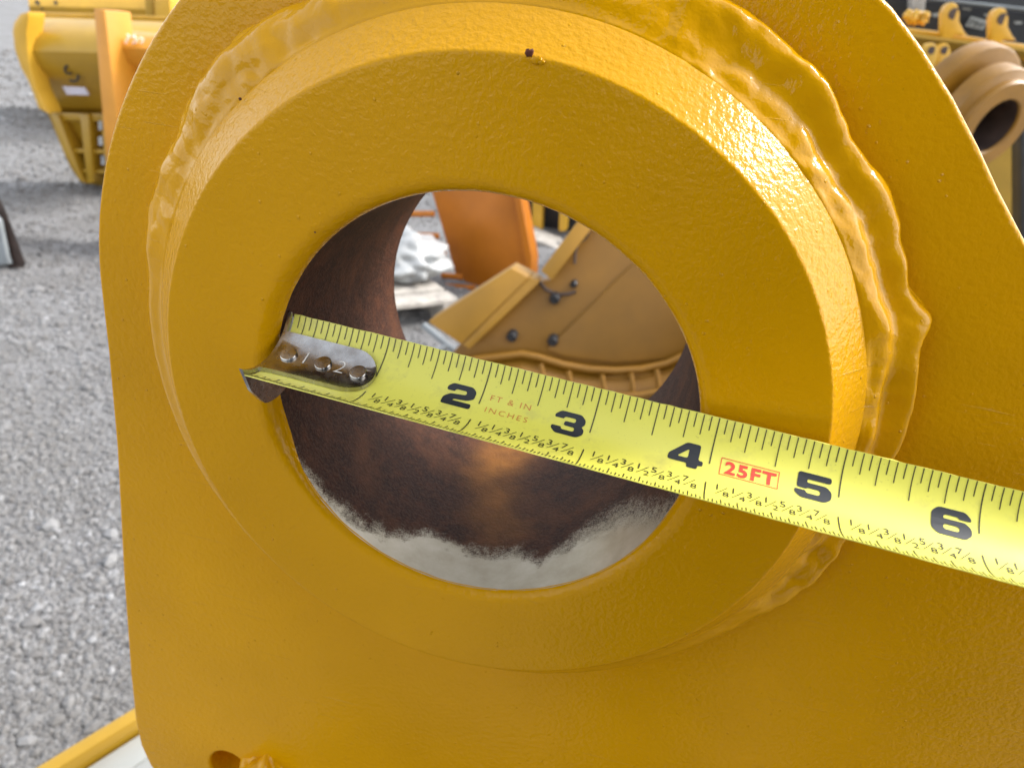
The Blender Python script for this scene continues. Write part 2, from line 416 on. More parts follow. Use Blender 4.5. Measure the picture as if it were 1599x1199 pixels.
def weld():
    n, m = 1200, 36; vs_, fs = [], []
    for i in range(n):
        a = 360 * i / n - 180; c, s = math.cos(R_(a)), math.sin(R_(a))
        ro = sum(lerp_tab(weld_tab, (a + q + 180) % 360 - 180) for q in (-1.8, -.9, 0, .9, 1.8)) / 5 + .006 * noise.noise((c * 16, s * 16, 2.0)) + .02
        amt = max(sst(78, 66, a) * sst(-50, -20, a), sst(115.2, 117.5, a) * sst(182, 158, a)) if a > -60 else .15
        amt = max(amt, .15)
        L = sst(115.2, 117.5, a) * sst(176, 150, a)
        tw = a * .06
        for k in range(m + 1):
            t = k / m
            r = 3.375 + (ro - 3.375) * t
            d = .37 + (PD + .03 - .37) * (t ** 1.08)
            h = .095 * math.sin(math.pi * t) ** .8 * sst(-.05, .35, t) - .008 * (t < .001)                        # convex fillet
            rr = sst(85, 60, a) * sst(-45, -15, a)                         # right-hand run: two passes with a trough
            h += rr * (-.075 * math.exp(-((t - .38 - .05 * math.sin(tw)) / .15) ** 2) + (.085 + .05 * noise.noise((c * 5, s * 5, 4.4))) * math.exp(-((t - .72) / .15) ** 2))
            h += L * (.045 * math.exp(-((t - .62) / .30) ** 2))
            env = min(1, t / .12) * min(1, (1 - t) / .06)
            q = (c * 3.4, s * 3.4)
            h += env * amt * ((.060 - .02 * L) * noise.noise((q[0] * 1.5, q[1] * 1.5, t * 1.8)) + .040 * (abs(noise.noise((q[0] * 2.6, q[1] * 2.6, t * 3.0 + 9))) - .2) + .020 * noise.noise((q[0] * 5.5, q[1] * 5.5, t * 2.5 + 3))
                              + .008 * noise.noise((q[0] * 9, q[1] * 9, t * 5)))
            nub = math.exp(-((a - 21.8) / 1.9) ** 2) * math.exp(-((t - .86) / .13) ** 2)
            h += .06 * nub * (1.15 if t < .95 else .8)
            if a > 100: h += .03 * math.exp(-((a - 165) / 3) ** 2) * math.exp(-((t - .9) / .1) ** 2)
            nx = .72 * h; nd_ = -.70 * h
            vs_.append(inch((r + nx) * c, d + nd_, (r + nx) * s))
    for i in range(n):
        j = (i + 1) % n
        for k in range(m): fs.append((i * (m + 1) + k, i * (m + 1) + k + 1, j * (m + 1) + k + 1, j * (m + 1) + k))
    o = build('weld_bead', vs_, fs, M['weld'], ear, 180)
    tag(o, 'lumpy painted weld bead running round the boss')
weld()
def blob(name, org, sx, sy, sz, m, parent, amp=.2, sc=2.0, n=24, seed=0):
    vs_, fs = [], []; org = Vector(org)
    for j in range(n // 2 + 1):
        for i in range(n):
            a, b = 2 * math.pi * i / n, math.pi * j / (n // 2)
            d = Vector((math.cos(a) * math.sin(b), math.sin(a) * math.sin(b), math.cos(b)))
            k = 1 + amp * noise.noise(d * sc + Vector((seed, 0, 0)))
            vs_.append(org + Vector((d.x * sx, d.y * sy, d.z * sz)) * k)
    for j in range(n // 2):
        for i in range(n):
            fs.append((j * n + i, j * n + (i + 1) % n, (j + 1) * n + (i + 1) % n, (j + 1) * n + i))
    o = build(name, vs_, fs, m, parent, 180)
    bm = bmesh.new(); bm.from_mesh(o.data); bmesh.ops.remove_doubles(bm, verts=bm.verts, dist=1e-5); bm.to_mesh(o.data); bm.free()
    return o
blob('weld_lump', inch(-2.80, PD + .04, -7.55), .46 * IN, .46 * IN, .60 * IN, M['weld'], ear, .35, 2.2, 40, 3)
# small flecks on the paint
def chip(px, py, d, s, m, seed):
    p = on_y(px, py, d * IN); blob('paint_chip', p, s, s * .3, s * .7, m, ear, .9, 3, 12, seed)
chip(826, 83, -.002, .0008, M['rustchip'], 1); chip(838, 94, -.004, .0010, M['paint'], 2); chip(845, 98, -.004, .0007, M['paint'], 6)
chip(375, 155, .30, .0004, M['rustchip'], 4); chip(492, 363, 0, .00022, M['rustchip'], 5)
# body of the bucket below the ear (out of frame)
prof = [(-.055, .760), (-.04, .7715), (.30, .7715), (.40, .70), (.43, .50), (.40, .25), (.30, .08), (.15, .0), (-.02, .0), (-.06, .3)]
prism('bucket_shell', [Vector((-.085, y, z)) for y, z in prof], [Vector((.42, y, z)) for y, z in prof], M['bgyel2'], ear, .006)
# ------------------------------------------------------------------ tape measure
TP0 = Vector((-1.881, .298, .5568)); TU = Vector((.99479, -.10182, .00424)).normalized()
TW = Vector((-.0802, -.775, -.3151)); TW -= TU * TW.dot(TU); CH = TW.length; TWn = TW / CH
TN = TWn.cross(TU).normalized()                    # towards the printed, hollow side
AW, AL = .95, .8469
AR = AW / (2 * AL)
def bl(t, v, lift=0.0):
    ph = (v / AW - .5) * 2 * AL
    p = TP0 + TU * t + TW * .5 + TWn * ((AR - lift) * math.sin(ph)) + TN * (AR * math.cos(AL) - (AR - lift) * math.cos(ph))
    return BC + p * IN
TEND = 10.0
tape = empty('tape_measure', bl(.5, .5), 'yellow steel tape measure blade with riveted end hook stretched across the bore', 'tape measure')
def blade():
    nt_, nv = 120, 26; vs_, fs = [], []
    rnd = random.Random(2)
    for lay in (0, 1):
        for i in range(nt_ + 1):
            t = TEND * i / nt_
            for k in range(nv + 1):
                v = AW * k / nv
                if k in (0, nv): v += rnd.uniform(-.0035, .0035)
                vs_.append(bl(t, v, -.008 * lay))
    b = nv + 1; T = (nt_ + 1) * b
    for i in range(nt_):
        for k in range(nv):
            q = (i * b + k, i * b + k + 1, (i + 1) * b + k + 1, (i + 1) * b + k)
            fs.append(q); fs.append(tuple(T + z for z in q[::-1]))
        for k in (0, nv):
            fs.append((i * b + k, (i + 1) * b + k, T + (i + 1) * b + k, T + i * b + k))
    for i in (0, nt_):
        for k in range(nv): fs.append((i * b + k, i * b + k + 1, T + i * b + k + 1, T + i * b + k))
    return build('blade', vs_, fs, M['blade'], tape, 50)
bd = blade()
def printed(name, me_list, m, lift=.0035, cut=.06):
    """me_list: flat meshes in (t, -v) inches, bent onto the blade"""
    vs_, fs = [], []
    for me, (ox, oy), (sx, sy) in me_list:
        bm = bmesh.new(); bm.from_mesh(me)
        for v in bm.verts: v.co.x = v.co.x * sx + ox; v.co.y = v.co.y * sy + oy; v.co.z = 0
        bmesh.ops.remove_doubles(bm, verts=bm.verts, dist=1e-6)
        ys = [v.co.y for v in bm.verts]; y = math.floor(min(ys) / cut) * cut + cut
        while y < max(ys) - 1e-4:
            bmesh.ops.bisect_plane(bm, geom=bm.verts[:] + bm.edges[:] + bm.faces[:], plane_co=(0, y, 0), plane_no=(0, 1, 0)); y += cut
        bm.verts.ensure_lookup_table(); bm.verts.index_update(); b0 = len(vs_)
        vs_ += [bl(v.co.x, -v.co.y, lift) for v in bm.verts]
        fs += [[b0 + v.index for v in f.verts] for f in bm.faces if f.calc_area() > 1e-9]
        bm.free()
    return build(name, vs_, fs, m, bd)
def rnd_poly(pts, r):
    out = []; n = len(pts)
    for i in range(n):
        p, a, b = Vector(pts[i]), Vector(pts[i - 1]), Vector(pts[(i + 1) % n])
        da, db = a - p, b - p; q = min(r, da.length * .45, db.length * .45)
        s, e = p + da.normalized() * q, p + db.normalized() * q
        for k in range(5):
            t = k / 4; out.append(s * (1 - t) ** 2 + p * 2 * t * (1 - t) + e * t * t)
    return out
G = {
 '2': [[(0, 0), (9.6, 0), (9.6, 1.9), (3.3, 1.9), (3.6, 2.4), (7.8, 2.8), (9.8, 3.8), (9.8, 6.2), (8.3, 7.5), (1.8, 7.5), (.3, 6.3), (.3, 5.0), (3.0, 5.0), (3.1, 5.6), (3.5, 5.8), (6.5, 5.8), (6.9, 5.4), (6.9, 4.8), (6.5, 4.5), (1.8, 4.0), (0, 2.5)]],
 '3': [[(.1, 1.4), (1.7, 0), (8.3, 0), (9.9, 1.4), (9.9, 3.0), (8.9, 3.8), (9.7, 4.6), (9.7, 6.1), (8.1, 7.5), (1.8, 7.5), (.3, 6.1), (.3, 5.2), (3.1, 5.2), (3.2, 5.6), (3.6, 5.9), (6.4, 5.9), (6.8, 5.6), (6.8, 4.9), (6.4, 4.6), (3.6, 4.6), (3.6, 3.1), (6.6, 3.1), (7.0, 2.8), (7.0, 2.0), (6.6, 1.7), (3.5, 1.7), (3.1, 2.0), (3.0, 2.5), (.1, 2.5)]],
 '4': [[(5.6, 0), (8.6, 0), (8.6, 1.3), (10, 1.3), (10, 2.9), (8.6, 2.9), (8.6, 7.5), (4.6, 7.5), (0, 3.2), (0, 1.3), (5.6, 1.3)], [(5.6, 2.9), (5.6, 5.8), (2.5, 2.9)]],
 '5': [[(.1, 1.4), (1.7, 0), (8.3, 0), (9.9, 1.4), (9.9, 3.5), (8.4, 4.8), (3.2, 4.8), (3.2, 5.8), (9.5, 5.8), (9.5, 7.5), (.6, 7.5), (.6, 3.0), (3.2, 3.0), (3.5, 3.3), (6.4, 3.3), (6.9, 2.9), (6.9, 2.1), (6.4, 1.7), (3.5, 1.7), (3.1, 2.0), (3.0, 2.4), (.1, 2.4)]],
 '6': [[(0, 1.5), (1.6, 0), (8.4, 0), (10, 1.5), (10, 3.3), (8.5, 4.7), (3.0, 4.7), (3.0, 5.4), (3.5, 5.8), (6.5, 5.8), (6.9, 5.3), (9.8, 5.3), (9.8, 6.1), (8.3, 7.5), (1.6, 7.5), (0, 6.0)], [(3.0, 2.1), (3.5, 1.7), (6.5, 1.7), (7, 2.1), (7, 2.8), (6.5, 3.2), (3.5, 3.2), (3.0, 2.8)]],
 '7': [[(0, 7.5), (9.8, 7.5), (9.8, 5.8), (5.2, 0), (1.9, 0), (6.3, 5.7), (0, 5.7)]],
 '8': [[(0, 1.5), (1.6, 0), (8.4, 0), (10, 1.5), (10, 3.0), (9.1, 3.8), (9.8, 4.6), (9.8, 6.1), (8.3, 7.5), (1.7, 7.5), (.2, 6.1), (.2, 4.6), (.9, 3.8), (0, 3.0)], [(3, 1.9), (3.4, 1.6), (6.6, 1.6), (7, 1.9), (7, 2.8), (6.6, 3.1), (3.4, 3.1), (3, 2.8)], [(3, 4.9), (3.4, 4.6), (6.6, 4.6), (7, 4.9), (7, 5.6), (6.6, 5.9), (3.4, 5.9), (3, 5.6)]]}
G['9'] = [[(10 - x, 7.5 - y) for x, y in p] for p in G['6']]
for k in '23456789':
    me = curve_mesh([rnd_poly(p, .75) for p in G[k]])
    printed('numeral', [(me, (int(k) - .335, -.492), (.0285, .0302))], M['ink'])
def text_mesh(s, size=1.0, off=0.0, space=1.0, align='CENTER'):
    cu = bpy.data.curves.new('tmp', 'FONT'); cu.body = s; cu.size = size; cu.align_x = align; cu.offset = off; cu.space_character = space
    cu.resolution_u = 3
    return curve_to_mesh(cu)
def rect_mesh(x0, y0, x1, y1, sk=0):
    me = bpy.data.meshes.new('tmp'); me.from_pydata([(x0, y0, 0), (x1, y0, 0), (x1 + sk, y1, 0), (x0 + sk, y1, 0)], [], [(0, 1, 2, 3)]); return me
ONE = ((0, 0), (1, 1))
def ticks():
    L = []
    for i in range(1, int(TEND * 16)):
        t = i / 16
        ln = .405 if i % 16 == 0 else .283 if i % 8 == 0 else .232 if i % 4 == 0 else .175 if i % 2 == 0 else .125
        wd = .0042 if i % 16 else .005
        L.append((rect_mesh(t - wd, -ln, t + wd, -.004), *ONE))
    for i in range(1, int(TEND * 32)):
        t = i / 32
        if i % 32 == 0: y1 = -.60
        else: y1 = -.79 if i % 8 == 0 else -.815 if i % 4 == 0 else -.84 if i % 2 == 0 else -.868
        L.append((rect_mesh(t - .0055, -.946, t + .0055, y1), *ONE))
    printed('tick_marks', L, M['tickink'])
ticks()
def fractions():
    L = []; dg = {c: text_mesh(c, .105, .0) for c in '12345678'}
    slash = rect_mesh(-.046, -.055, -.038, .055, .084)
    for i in range(0, int(TEND)):
        for k, (a, b) in enumerate((('1', '8'), ('1', '4'), ('3', '8'), ('1', '2'), ('5', '8'), ('3', '4'), ('7', '8'))):
            t = i + (k + 1) / 8
            if t < .95: continue
            y = -.662
            L.append((dg[a], (t - .034, y + .002), (1.05, .95))); L.append((dg[b], (t + .036, y - .072), (1.05, .95)))
            L.append((slash, (t, y - .003), (1, 1)))
    printed('fraction_marks', L, M['tickink'])
fractions()
tx = text_mesh('25FT', .172, .006, 1.16); printed('capacity_mark', [(tx, (4.322, -.455), (1.0, .92))], M['red'])
fr = [(4.085, -.319), (4.545, -.319), (4.545, -.479), (4.085, -.479)]; e_ = .006
L = [(rect_mesh(4.085, -.479, 4.545, -.479 + e_), *ONE), (rect_mesh(4.085, -.319 - e_, 4.545, -.319), *ONE),
     (rect_mesh(4.085, -.479 + e_ + .0004, 4.085 + e_, -.3194 - e_), *ONE), (rect_mesh(4.545 - e_, -.479 + e_ + .0004, 4.545, -.3194 - e_), *ONE)]
printed('capacity_frame', L, M['red'])
printed('unit_mark', [(text_mesh('FT & IN', .085, -.0012, 1.25), (2.265, -.345), (1.12, .95)), (text_mesh('INCHES', .085, -.0012, 1.3), (2.265, -.472), (1.12, .95))], M['redthin'])
# hook
def hook():
    cv, hw, tl = .443, .257, .755
    ol = [(-.01, cv - hw), (.3, cv - hw), (tl, cv - hw)] + [(tl + .25 * math.sin(R_(a)), cv - hw * math.cos(R_(a))) for a in range(10, 180, 10)] + [(tl, cv + hw), (.3, cv + hw), (.05, cv + hw + .01), (-.01, cv + hw + .03)]
    me = curve_mesh([[(a, -b) for a, b in ol]])
    bm = bmesh.new(); bm.from_mesh(me); bmesh.ops.remove_doubles(bm, verts=bm.verts, dist=1e-6)
    for y in [-.18 - .05 * k for k in range(12)]:
        bmesh.ops.bisect_plane(bm, geom=bm.verts[:] + bm.edges[:] + bm.faces[:], plane_co=(0, y, 0), plane_no=(0, 1, 0))
    for x in (.25, .5, .75):
        bmesh.ops.bisect_plane(bm, geom=bm.verts[:] + bm.edges[:] + bm.faces[:], plane_co=(x, 0, 0), plane_no=(1, 0, 0))
    bmesh.ops.recalc_face_normals(bm, faces=bm.faces)
    r = bmesh.ops.extrude_face_region(bm, geom=bm.faces[:])
    for v in r['geom']:
        if isinstance(v, bmesh.types.BMVert): v.co.z = 1
    bm.verts.index_update(); bm.verts.ensure_lookup_table()
    vs_ = [bl(v.co.x, -v.co.y, .0045 + .04 * v.co.z) for v in bm.verts]; fs = [[v.index for v in f.verts] for f in bm.faces]; bm.free()
    o = build('hook', vs_, fs, M['hook'], tape)
    bevel(o, .012 * IN, 2); o.data.shade_smooth(); o.data.set_sharp_from_angle(angle=R_(35))
    # bent end flange hanging behind the blade
    vs_, fs = [], []; nv, nl = 20, 6
    for lay in (0, 1):
        for k in range(nv + 1):
            v = -.02 + (AW + .06) * k / nv; f = k / nv
            dep = .46 * min(1, .30 + 2.0 * f, .25 + 2.6 * (1 - f) + .35)
            top = bl(-.01 - .035 * lay, v, .042)
            bot = top - TN * dep * IN
            for q in range(nl + 1):
                vs_.append(top.lerp(bot, q / nl))
    b = nl + 1; T = (nv + 1) * b
    for k in range(nv):
        for q in range(nl):
            z = (k * b + q, k * b + q + 1, (k + 1) * b + q + 1, (k + 1) * b + q); fs.append(z); fs.append(tuple(T + i for i in z[::-1]))
        for q in (0, nl): fs.append((k * b + q, (k + 1) * b + q, T + (k + 1) * b + q, T + k * b + q))
    for k in (0, nv):
        for q in range(nl): fs.append((k * b + q, k * b + q + 1, T + k * b + q + 1, T + k * b + q))
    f = build('end_flange', vs_, fs, M['hook'], o, 40)
    for t in (.133, .493, .851):
        p = bl(t, .442, .044); ax = (bl(t, .442, .2) - bl(t, .442, 0)).normalized()
        u = IN
        lathe('rivet', [(.078 * u, -.01 * u), (.078 * u, .020 * u), (.072 * u, .026 * u), (.0001, .026 * u)], p, ax, M['hook'], o, 32, 25, ref=(1, 0, 0))
    for ch, t, v in (('1', .305, .50), ('2', .665, .50)):
        me = text_mesh(ch, .22, -.004); vs_, fs = [], []
        bm = bmesh.new(); bm.from_mesh(me); bm.verts.index_update()
        vs_ = [bl(t + q.co.x * 1.0, v - q.co.y, .0465) for q in bm.verts]; fs = [[q.index for q in f_.verts] for f_ in bm.faces]; bm.free()
        build('stamped_digit', vs_, fs, M['etch'], o)
    return o
hook()
# ------------------------------------------------------------------ things standing round the ear
def V(*a): return Vector(a)
def loft(name, rows, m, parent, th=.02, smooth=40):
    """rows of (px, py, y) turned into a curved sheet of thickness th"""
    P = [[on_y(*q) for q in r] for r in rows]; a, b = len(P), len(P[0]); vs_, fs = [], []
    for lay in (0, 1):
        for r in P: vs_ += [p + V(0, th * lay, 0) for p in r]
    T = a * b
    for i in range(a - 1):
        for k in range(b - 1):
            q = (i * b + k, i * b + k + 1, (i + 1) * b + k + 1, (i + 1) * b + k); fs.append(q); fs.append(tuple(T + z for z in q[::-1]))
    for i in range(a - 1):
        for k in (0, b - 1): fs.append((i * b + k, (i + 1) * b + k, T + (i + 1) * b + k, T + i * b + k))
    for k in range(b - 1):
        for i in (0, a - 1): fs.append((i * b + k, i * b + k + 1, T + i * b + k + 1, T + i * b + k))
    return build(name, vs_, fs, m, parent, smooth)
def stroke(name, px, y, wd, m, parent):
    return tube(name, [on_y(a, b, y) for a, b in px], wd, m, parent, 6)
# --- yellow excavator bucket out on the gravel, left
bk = empty('excavator_bucket', on_z(150, 292, 0), 'dull yellow excavator bucket with a black handwritten mark and pale sticker, standing on the gravel', 'bucket')
prof = [(22, .36), (30, .20), (45, .08), (62, .02), (80, 0), (100, .02), (122, .07), (145, .15), (165, .25), (176, .34)]
lft = {22: 44, 30: 40, 45: 40, 62: 41, 80: 43, 100: 46, 122: 50, 145: 54, 165: 64, 176: 74}
loft('rolled_back', [[(lft[p], p, 3.02 + d), (lft[p] + 50, p + 1, 3.02 + d), (lft[p] + 110, p + 3, 3.02 + d), (275, p + 8, 3.02 + d)] for p, d in prof], M['bgyel2'], bk, .03)
slab('side_plate', [(44, 18), (31, 22), (21, 36), (19, 50), (22, 76), (32, 106), (44, 128), (52, 148), (60, 170), (74, 178), (66, 160), (56, 140), (47, 108), (43, 80), (41, 50), (44, 30)], 2.99, .10, M['bgyel'], bk, .006)
slab('top_lip', [(42, 19), (150, 22), (275, 27), (275, 33), (150, 28), (44, 26)], 3.30, .05, M['bgyel'], bk, .004)
loft('heel_plate', [[(74, 176, 3.30), (170, 178, 3.30), (240, 180, 3.30)], [(84, 200, 3.33), (172, 202, 3.33), (240, 204, 3.33)], [(98, 235, 3.37), (175, 236, 3.37), (240, 238, 3.37)],
     [(110, 262, 3.40), (176, 264, 3.40), (240, 265, 3.40)], [(124, 282, 3.42), (178, 284, 3.42), (240, 284, 3.42)], [(136, 291, 3.46), (180, 292, 3.46), (240, 292, 3.46)]], M['bgyel2'], bk, .04)
for a in ([(78, 178), (90, 178), (124, 270), (134, 288), (122, 280), (96, 232)], [(124, 178), (138, 178), (146, 285), (136, 288), (130, 235)], [(158, 180), (172, 180), (176, 285), (164, 285)]):
    slab('rib', a, 3.26, .12, M['bgyel2'], bk, .006)
for a in ([(80, 176), (215, 179), (215, 191), (84, 189)], [(104, 232), (215, 236), (215, 243), (106, 239)], [(116, 264), (215, 268), (215, 274), (119, 270)]):
    slab('cross_rib', a, 3.28, .1, M['bgyel2'], bk, .006)
for a, b in ((153, 198), (153, 222), (157, 252)):
    slab('slot', [(a, b - 8), (a + 6, b - 9), (a + 7, b + 5), (a + 1, b + 6)], 3.255, .02, M['wrap'], bk)
stroke('marker_stroke', [(107, 102), (102, 105), (101, 110), (103, 114)], 3.045, .0055, M['marker'], bk)
stroke('marker_stroke', [(103, 114), (108, 116), (112, 115)], 3.055, .0055, M['marker'], bk)
stroke('marker_stroke', [(121, 117), (123, 121), (120, 126), (114, 128), (109, 125)], 3.065, .006, M['marker'], bk)
slab('sticker', [(97, 135), (131, 137), (138, 149), (104, 148)], 3.075, .01, M['sticker'], bk)
# --- second bucket behind it
b2 = empty('excavator_bucket', on_z(150, 200, 0), 'yellow bucket with black marker strokes standing behind the handwritten-mark bucket', 'bucket')
pf = [(-70, .5), (-40, .25), (-10, .06), (10, 0), (26, .05), (48, .16), (80, .3), (140, .5), (192, .62)]
loft('rolled_back', [[(44 + max(0, p) * .1, p, 4.75 + d), (120, p + 2, 4.75 + d), (200, p + 4, 4.75 + d), (300, p + 8, 4.75 + d)] for p, d in pf], M['bgyel'], b2, .03)
slab('gusset', [(222, -40), (240, -40), (240, 38), (228, 36)], 4.6, .2, M['bgyel2'], b2, .01)
slab('gusset', [(238, -40), (262, -40), (268, 46), (242, 42)], 4.5, .2, M['bgyel'], b2, .01)
stroke('marker_stroke', [(56, 2), (62, 8), (68, 15)], 4.765, .012, M['marker'], b2)
stroke('marker_stroke', [(86, 2), (89, 8), (90, 13)], 4.765, .010, M['marker'], b2)
# --- orange blade frame in front of them
ob = empty('grader_blade', on_z(230, 330, 0), 'orange steel blade frame with a tall end post in front of the marked bucket', 'blade')
prism('end_post', [on_y(146, 14, 2.5), on_y(163, 16, 2.5), on_y(186, 210, 2.5), on_y(212, 460, 2.5), on_y(186, 460, 2.5), on_y(162, 210, 2.5)],
      [on_y(146, 14, 2.5) + V(.02, .12, 0), on_y(163, 16, 2.5) + V(.02, .12, 0), on_y(186, 210, 2.5) + V(.02, .12, 0), on_y(212, 460, 2.5) + V(.02, .12, 0), on_y(186, 460, 2.5) + V(.02, .12, 0), on_y(162, 210, 2.5) + V(.02, .12, 0)], M['amber'], ob, .004)
loft('mouldboard', [[(165, 46, 2.72), (215, 50, 2.72), (330, 60, 2.72)], [(166, 54, 2.60), (215, 58, 2.60), (330, 68, 2.60)], [(168, 72, 2.56), (218, 76, 2.56), (330, 86, 2.56)], [(172, 95, 2.58), (220, 98, 2.58), (330, 108, 2.58)],
     [(175, 118, 2.68), (222, 122, 2.68), (330, 132, 2.68)], [(178, 130, 2.66), (222, 133, 2.66), (330, 142, 2.66)], [(184, 175, 2.62), (224, 178, 2.62), (330, 187, 2.62)], [(212, 450, 2.66), (250, 455, 2.66), (330, 465, 2.66)]], M['amber'], ob, .03)
for s in ([(196, 68), (201, 58), (199, 54)], [(205, 58), (210, 56), (210, 61), (214, 60), (213, 66), (207, 67)], [(219, 60), (224, 62), (221, 68)]): stroke('chalk_stroke', s, 2.572, .005, M['chalk'], ob)
# --- dark cutting edge poking in at the left
ce = empty('cutting_edge', on_z(10, 418, 0), 'dark rusty pointed cutting edge lying on the gravel', 'cutting edge')
prism('edge_bar', [on_y(-40, 250, 2.15), on_y(-6, 296, 2.15), on_y(10, 330, 2.15), on_y(26, 372, 2.15), on_y(41, 412, 2.15), on_y(38, 419, 2.15), on_y(-60, 424, 2.15)],
      [on_y(-40, 250, 2.15) + V(-.3, .04, 0), on_y(-6, 296, 2.15) + V(-.3, .04, 0), on_y(10, 330, 2.15) + V(-.3, .04, 0), on_y(26, 372, 2.15) + V(-.3, .04, 0), on_y(41, 412, 2.15) + V(-.3, .04, 0), on_y(38, 419, 2.15) + V(-.3, .04, 0), on_y(-60, 424, 2.15) + V(-.3, .04, 0)], M['dark'], ce, .004)
slab('wear_plate', [(-40, 300), (-2, 345), (10, 400), (14, 413), (-40, 415)], 2.12, .02, M['greybar'], ce, .003)
# --- yellow tray with a white board, lower left, behind the ear
HZ = .34
ta, tb = on_z(40, 1218, HZ), on_z(330, 1040, HZ); td = (tb - ta).normalized(); tn = V(td.y, -td.x, 0)      # tn: towards the ear
tr = empty('steel_tray', V((ta.x + tb.x) / 2, (ta.y + tb.y) / 2, 0), 'yellow steel rimmed tray behind the lower corner of the ear', 'tray')
box('rim_bar', ta - td * .3 + V(0, 0, -.014), tb + td * .25 + V(0, 0, -.014), (0, 0, 1), .016, .028, M['bgyel2'], tr, .002)
c0 = ta - td * .3 + tn * .010; c1 = tb + td * .25 + tn * .010
prism('tray_side', [V(p.x, p.y, HZ - .030) for p in (c0, c1, c1 - tn * .02, c0 - tn * .02)], [V(p.x, p.y, 0) for p in (c0, c1, c1 - tn * .02, c0 - tn * .02)], M['bgyel2'], tr, .002)
for k in range(6):
    q0 = ta - td * .3 + tn * (.012 + k * .034) ; q1 = tb + td * .25 + tn * (.012 + k * .034)
    prism('board', [V(p.x, p.y, HZ - .022) for p in (q0, q1, q1 + tn * .033, q0 + tn * .033)], [V(p.x, p.y, HZ - .04) for p in (q0, q1, q1 + tn * .033, q0 + tn * .033)], M['white'], tr, .0008)
# --- seen through the bore: pallet with wrapped bundle
pl = empty('wooden_pallet', on_z(668, 520, 0), 'weathered grey wooden pallet under the white wrapped bundle', 'pallet')
pa, pb = on_y(560, 560, 2.15), on_y(716, 470, 2.45)
PZ = pb.z
pd = V(pb.x - pa.x, pb.y - pa.y, 0).normalized(); pn = V(-pd.y, pd.x, 0)
e0 = V(pb.x, pb.y, PZ)
for k in range(5):
    a = e0 + pn * (k * .115 + .05); box('deck_plank', a - pd * .9, a, (0, 0, 1), .095, .02, M['wood'], pl, .002)
for s in (.04, .45, .86):
    c = e0 - pd * s; box('stringer', c + V(0, 0, -.06) , c + pn * .58 + V(0, 0, -.06), (0, 0, 1), .05, .095, M['wood'], pl, .002)
for k in (0, 2, 4):
    a = e0 + pn * (k * .115 + .05) + V(0, 0, -.122); box('bottom_plank', a - pd * .9, a, (0, 0, 1), .095, .02, M['wood'], pl, .002)
if PZ - .135 > .02:
    for s in (.06, .5, .84):
        c = e0 - pd * s; prism('block', [c + V(0, 0, -.134), c + pd * .06 + V(0, 0, -.134), c + pd * .06 + pn * .5 + V(0, 0, -.134), c + pn * .5 + V(0, 0, -.134)],
              [V(p.x, p.y, 0) for p in (c, c + pd * .06, c + pd * .06 + pn * .5, c + pn * .5)], M['wood'], pl)
wb = on_y(636, 425, 2.62)
wr = blob('wrapped_bundle', V(wb.x - .08, wb.y, PZ + .085), .24, .20, .105, M['wrap'], None, .26, 3.4, 64, 11)
tag(wr, 'lumpy bundle in crumpled white plastic wrap on the pallet', 'bundle')
# --- orange rake panel with tines
rk = empty('orange_rake', on_z(760, 500, 0), 'orange steel rake panel with short tines along one side seen through the bore', 'rake')
fr_ = [on_y(660, 250, 3.0), on_y(797, 262, 2.9), on_y(802, 311, 2.9), on_y(824, 425, 2.9), on_y(832, 480, 2.9), on_y(727, 490, 3.0), on_y(706, 410, 3.0)]
slab3('panel', fr_, (0.15, 1, 0), .03, M['orange'], rk, .003)
prism('edge_flange', [on_y(797, 262, 2.88), on_y(807, 263, 2.88), on_y(813, 311, 2.88), on_y(830, 400, 2.88), on_y(830, 430, 2.88), on_y(824, 430, 2.88), on_y(802, 311, 2.88)],
      [p + V(.02, .06, 0) for p in [on_y(797, 262, 2.88), on_y(807, 263, 2.88), on_y(813, 311, 2.88), on_y(830, 400, 2.88), on_y(830, 430, 2.88), on_y(824, 430, 2.88), on_y(802, 311, 2.88)]], M['orange'], rk, .002)
for a, b, c, d in ((636, 334, 678, 334), (640, 367, 685, 369), (668, 394, 696, 397), (690, 430, 722, 433), (694, 447, 742, 450)):
    tube('tine', [on_y(a, b, 2.9), on_y(c, d, 2.9)], 0.014, M['orange'], rk, 10)
slab('foot', [(700, 480), (836, 474), (850, 640), (720, 650)], 3.05, .05, M['orange'], rk)
# --- dark machine with yellow posts behind
dm = empty('fenced_machine', on_z(870, 330, 0), 'black machine frame with yellow posts behind the orange rake', 'machine')
slab('back_panel', [(795, 230), (990, 240), (990, 372), (800, 372)], 4.3, .3, M['black'], dm)
for a in ([(833, 250), (849, 250), (846, 362), (830, 358)], [(876, 250), (893, 250), (884, 362), (872, 362)], [(812, 300), (900, 322), (900, 330), (812, 309)]): slab('yellow_post', a, 4.15, .1, M['bgyel'], dm, .01)
slab('base', [(800, 374), (990, 374), (1000, 420), (800, 420)], 4.4, .3, M['dark'], dm)
g2 = empty('timber_stack', on_z(845, 430, 0), 'grey timber planks lying in front of the black machine frame', 'timber')
for a in ([(808, 362), (880, 392), (880, 406), (808, 376)], [(808, 378), (880, 408), (880, 414), (808, 384)], [(812, 400), (880, 416), (880, 450), (812, 430)]): slab('plank', a, 3.9, .25, M['wood'], g2, .005)
